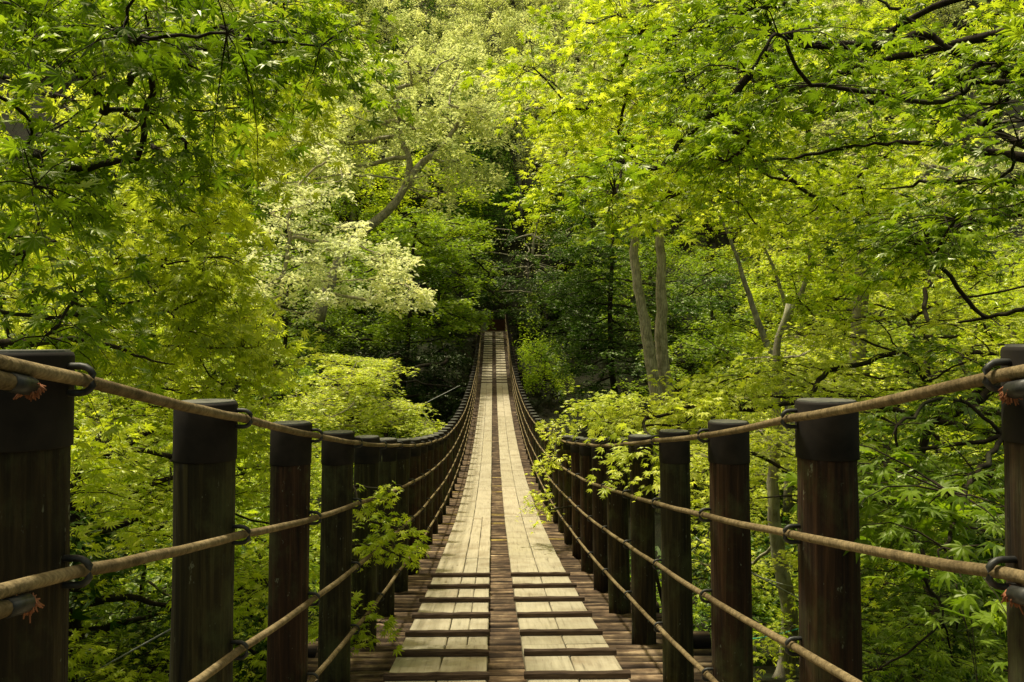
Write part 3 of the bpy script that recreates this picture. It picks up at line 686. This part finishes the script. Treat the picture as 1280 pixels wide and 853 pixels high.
    make_tree('shade_maple', 'green tiered maple standing in shade behind the twin pale trunks', 'tree',
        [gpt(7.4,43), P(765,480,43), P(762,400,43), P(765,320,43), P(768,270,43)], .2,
        ell([(760,300,60,40,40,45,22),(730,360,50,30,40,45,20),(790,400,60,50,40,46,24),(740,420,50,30,41,46,20),(760,470,60,30,38,44,20),(870,400,50,60,38,44,20)]), 1.5, 190, .14, 1, 'leaf_dark', 'bark_dark', tilt=.4, flat=.045, twig_r=.012, bright=.25)  # this maple's shade is put into its dark leaf colour
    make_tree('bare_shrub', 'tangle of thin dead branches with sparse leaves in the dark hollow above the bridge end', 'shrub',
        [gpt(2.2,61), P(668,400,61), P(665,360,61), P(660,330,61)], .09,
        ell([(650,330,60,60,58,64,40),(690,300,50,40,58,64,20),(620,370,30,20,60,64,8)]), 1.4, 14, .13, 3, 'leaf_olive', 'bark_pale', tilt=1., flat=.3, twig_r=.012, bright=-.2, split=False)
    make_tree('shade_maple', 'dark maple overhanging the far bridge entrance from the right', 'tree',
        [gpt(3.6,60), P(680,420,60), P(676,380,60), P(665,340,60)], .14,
        ell([(645,395,22,10,57,60,8),(610,330,60,40,52,58,22),(660,360,40,20,58,62,14),(690,400,30,30,56,60,14),(620,345,30,16,60,63,8),(700,340,40,30,57,62,14)]), 1.3, 150, .14, 1, 'leaf_dark', 'bark_dark', tilt=.4, flat=.05, twig_r=.012)  # sprays above the bridge end added to darken the deck there

    # ---- woods: a few trees built once, then copied -------------------------
    def proto(name, label, cat, h, rad, ntg, padR, per, ls, lod, mat, barkm, group, low=.35, shape=1., tilt=.7, flat=.08, tr=.16, twr=.012):
        th = h*.72; tx = rng.normal(0, h*.03, (4,2)); tk = [(0,0,-.6),(tx[0,0],tx[0,1],th*.3),(tx[1,0],tx[1,1],th*.65),(tx[2,0],tx[2,1],th)]
        T = []
        while len(T) < ntg:
            v = rng.uniform(-1,1,3); d = np.linalg.norm(v)
            if d > 1 or d < .45: continue
            k = 1+.25*math.sin(3*math.atan2(v[1],v[0])+h)
            T.append((v[0]*rad*k, v[1]*rad*k, h*(low+1)/2+v[2]*h*(1-low)/2*shape))
        return make_tree(name, label, cat, tk, tr, np.array(T), padR, per, ls, lod, mat, barkm, group=group, tilt=tilt, flat=flat, twig_r=twr)
    def copy_tree(o, loc, rz, s, label=None):
        r = o.copy(); C.objects.link(r); r.location = loc; r.rotation_euler = (0,0,rz); r.scale = s
        if label: r['label'] = label
        for ch in list(o.children):
            c = ch.copy(); C.objects.link(c); c.parent = r
        return r
    GF, GM, GU = 'trees covering the far hillside', 'trees on the gorge slopes beside the bridge', 'undergrowth bushes on the forest floor'
    far = [proto('broadleaf_tree','pale yellow-olive broadleaf tree on the far hillside','tree',10,3.9,80,.9,125,.19,4,'leaf_olive','bark_grey',GF,tilt=.9,flat=.15,low=.25),
           proto('broadleaf_tree','light yellow round-crowned tree on the far hillside','tree',9,3.6,80,.85,125,.19,4,'leaf_pale','bark_grey',GF,tilt=.9,flat=.15,low=.25),
           proto('broadleaf_tree','mid-green tree with tiered crown on the far hillside','tree',9,3.8,55,1.5,170,.18,4,'leaf_maple','bark_dark',GF,tilt=.5,flat=.08,low=.15),
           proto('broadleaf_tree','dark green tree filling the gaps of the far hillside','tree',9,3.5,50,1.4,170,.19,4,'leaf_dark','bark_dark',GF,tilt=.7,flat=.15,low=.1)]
    mid = [proto('maple_tree','tall maple with light green tiers on the gorge slope','tree',9,3.6,75,1.1,170,.11,1,'leaf_maple','bark_dark',GM,low=.15,flat=.06,tilt=.55,twr=.008),
           proto('maple_tree','bright yellow-green maple on the gorge slope','tree',8,3.4,75,1.05,170,.11,1,'leaf_bright','bark_grey',GM,low=.12,flat=.06,tilt=.55,twr=.008),
           proto('maple_tree','deep green maple on the gorge slope','tree',8,3.4,65,1.1,170,.11,1,'leaf_green','bark_dark',GM,low=.1,flat=.06,tilt=.5,twr=.008)]
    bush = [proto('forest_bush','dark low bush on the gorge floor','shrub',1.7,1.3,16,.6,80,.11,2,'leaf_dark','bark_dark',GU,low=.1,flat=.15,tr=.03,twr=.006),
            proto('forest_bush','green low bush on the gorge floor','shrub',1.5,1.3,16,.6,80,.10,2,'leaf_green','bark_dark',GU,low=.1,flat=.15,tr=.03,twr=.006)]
    used = {}
    def put(kinds, k, x, y, s):
        o = kinds[k]; rz = random.uniform(0, 6.28); sc_ = (s, s, s*random.uniform(.9,1.15)); loc = (x, y, float(ground(x,y))-.1)
        if o.name not in used: used[o.name] = 1; o.location = loc; o.rotation_euler = (0,0,rz); o.scale = sc_; return o
        return copy_tree(o, loc, rz, sc_)
    # far hillside
    for row, y in enumerate([66, 71, 77, 83, 90, 97, 105, 114, 124, 135]):
        half = 24+ (y-60)*.85; n = int(half*2/(5.8+row*.45)); 
        for i in range(n+1):
            x = -half+2*half*i/max(n,1)+random.uniform(-1.4,1.4); yy = y+random.uniform(-2,2)
            if row < 2 and abs(x-2) < 9: k = 3 if random.random() < .85 else 2
            else: k = random.choices([0,1,2,3], [4,5,1.5,.4] if x < 14 else [4,3,3,1])[0]
            put(far, k, x, yy, random.uniform(.85,1.25)*(1+.03*row)*(.75 if k == 3 and row < 2 else 1))
    # gorge slopes left and right, nearer
    for (x, y, k, s) in [(-11,12,0,.7),(-14,9,1,.8),(-10.5,19,1,.8),(-13,17,0,1.1),(-17,22,2,1.1),(-9.5,27,0,1),(-14,29,1,1.2),(-19,33,0,1.2),(-9,35,2,1),(-15,38,0,1.1),(-21,42,1,1.2),(-12,45,2,1.1),
        (-17,49,0,1.1),(-24,52,2,1.2),(-10,53,2,1),(-15,57,2,1.1),(-22,60,0,1.2),(-12,62,2,1.),(-29,46,0,1.2),(-27,34,1,1.2),(-24,25,0,1.2),(-18,13,2,1.1),
        (12.5,13,1,.8),(14,10,0,1),(9.5,20,0,1),(13.5,19,1,1.1),(18,17,0,1.2),(11,27,1,1),(16,28,2,1.1),(21,27,0,1.2),(10,35,2,1),(15,37,0,1.1),(21,38,1,1.2),(9,49,2,1),(13,46,2,1.1),(18,47,1,1.2),
        (25,46,0,1.2),(11,56,2,1.),(16,57,0,1.1),(22,58,2,1.2),(29,57,1,1.2),(27,34,2,1.2),(8,60,2,.9),(-7,60,2,.9)]:
        put(mid, k, x+random.uniform(-.6,.6), y+random.uniform(-.6,.6), s)
    # undergrowth
    for i in range(150):
        y = random.uniform(5, 64); x = random.choice([-1,1])*random.uniform(2.4, 5+y*.35)
        if y > 59: x = random.uniform(-12,12)
        if abs(x-4.2) < 1.3 and 7 < y < 13: continue
        s_ = random.uniform(.7,1.5); clear = float(deck(y))-.35-float(ground(x,y))
        if abs(x) < 4.6 and y < 57: s_ = min(s_, clear/2.1)
        if s_ < .35: continue
        put(bush, random.choice([0,0,1]), x, y, s_)

# ------------------------------------------------------------------ small things
def rock(label, x, y, r):
    th = 10; V = []; m = 7
    for i in range(m+1):
        for j in range(th):
            a = math.pi*i/m; b_ = 2*math.pi*j/th; V.append((math.sin(a)*math.cos(b_)*r*1.2, math.sin(a)*math.sin(b_)*r, math.cos(a)*r*.7))
    V = np.array(V); V *= 1+.16*np.sin(V[:,:1]*7/r+x)+.14*np.sin(V[:,1:2]*6/r+y)+.1*np.sin(V[:,2:]*9/r)
    Q = [(i*th+j, (i+1)*th+j, (i+1)*th+(j+1)%th, i*th+(j+1)%th) for i in range(m) for j in range(th)]
    o = mesh_from('rock', V, np.array(Q), M['rock'], smooth=False); o.location = (x, y, float(ground(x,y))+r*.2); tag(o, label, 'rock'); return o
rock('small dark rock in front of the grey curved trunk', 4.5, 10.0, .24)
def wire(label, a, b, r, mat, sag=.0, name='guy_cable', cat='cable', group=None, extra=None):
    a, b = np.array(a), np.array(b); t = np.linspace(0,1,14)[:,None]; p = a+(b-a)*t-np.array([0,0,1.])*4*t*(1-t)*sag
    mb = MB(); tube(mb, p, r, 6); root = mb.build(name, M[mat], None, True, origin=a); tag(root, label, cat, group)
    return root
wire('grey steel guy cable running down left behind the second left post', P(240,772,5.6), P(60,872,7.4), .007, 'wire')
wire('upper pale rope wire stretched behind the right posts toward the grey trunk', P(890,690,8.5), P(1040,770,10.8), .008, 'wire')
wire('thin slack wire with twisted end beside the grey curved trunk', P(870,672,11), P(1000,735,11), .006, 'wire', .12)
wire('teal twine tied round the foot of the grey curved trunk', P(915,800,10.9), P(1010,782,10.9), .010, 'teal', .05, 'twine', 'twine')
wire('thin guy wire anchored in the dark hollow left of the bridge', P(524,508,30), P(539,531,27), .018, 'wire')
wire('faint guy wire rising to the left railing near the far end', P(524,508,30), P(575,482,34), .012, 'wire')
# anchor pillar and board at the far end
yb = 58.6
root = tag(empty('anchor_pillar', (-.72, yb, deck(57.8)-.6)), 'narrow grey concrete pillar at the left of the far bridge entrance', 'pillar')
mb = MB(); box(mb, (-.72, yb, deck(57.8)+.45), (.34,.34,2.1), bev=.03); mb.build('pillar_shaft', M['concrete'], root, origin=root.location)
mb = MB(); tube(mb, [(-.5,yb-.1,deck(57.8)+.75),(-.5,yb-.1,deck(57.8)+1.35),(-.42,yb-.1,deck(57.8)+1.45),(-.3,yb-.1,deck(57.8)+1.42),(-.27,yb-.1,deck(57.8)+1.3),(-.27,yb-.1,deck(57.8)+.7)], .035, 8)
mb.build('steel_loop', M['wire'], root, True, origin=root.location)
root = tag(empty('wooden_barrier', (.3, yb+.6, deck(57.8)-.4)), 'low reddish brown board wall closing the far end of the bridge', 'barrier')
for i in range(4):
    mb = MB(); box(mb, (.28, yb+.6, deck(57.8)-.1+.245*i), (1.5,.05,.235), bev=.01); mb.build('board', M['redboard'], root, origin=(.28, yb+.6, deck(57.8)-.1+.245*i))
for s in (-.35, .92):
    mb = MB(); box(mb, (s, yb+.67, deck(57.8)+.2), (.1,.09,1.5), bev=.01); mb.build('upright', M['redboard'], root, origin=(s, yb+.67, deck(57.8)))
# ------------------------------------------------------------------ light, sky, camera
SUN = np.array([-.24, .17, .95]); SUN /= np.linalg.norm(SUN)
el = math.asin(SUN[2]); az = math.atan2(SUN[0], SUN[1])
w = bpy.data.worlds.new('World'); bpy.context.scene.world = w; w.use_nodes = True; nt = w.node_tree
sky = nt.nodes.new('ShaderNodeTexSky'); sky.sky_type = 'NISHITA'; sky.sun_disc = False; sky.sun_elevation = el; sky.sun_rotation = az
sky.dust_density = 4.0; sky.air_density = 1.0
bg = nt.nodes['Background']; bg.inputs['Strength'].default_value = .15
wm = mixc(nt, 1.0, sky.outputs[0], (1.25, 1.08, .60), 'MULTIPLY'); nt.links.new(wm, bg.inputs[0])
sl = bpy.data.lights.new('sun', 'SUN'); sl.energy = 5.0; sl.angle = math.radians(4); sl.color = (1, .95, .76)
so = bpy.data.objects.new('sun', sl); C.objects.link(so)
from mathutils import Vector
so.rotation_euler = Vector(SUN).to_track_quat('Z', 'Y').to_euler()
cam = bpy.data.cameras.new('camera'); co = bpy.data.objects.new('camera', cam); C.objects.link(co)
co.location = CAM; co.rotation_euler = (math.pi/2, 0, -TH); cam.lens = 28; cam.sensor_width = 36; cam.clip_start = .05; cam.clip_end = 2000
sc = bpy.context.scene; sc.camera = co
sc.view_settings.view_transform = 'Standard'; sc.view_settings.look = 'None'; sc.view_settings.exposure = 0
sc.render.engine = 'CYCLES'
cy = sc.cycles; cy.max_bounces = 7; cy.diffuse_bounces = 4; cy.glossy_bounces = 2; cy.transmission_bounces = 4; cy.transparent_max_bounces = 4
cy.use_denoising = True; cy.sample_clamp_indirect = 6
cy.caustics_reflective = False; cy.caustics_refractive = False
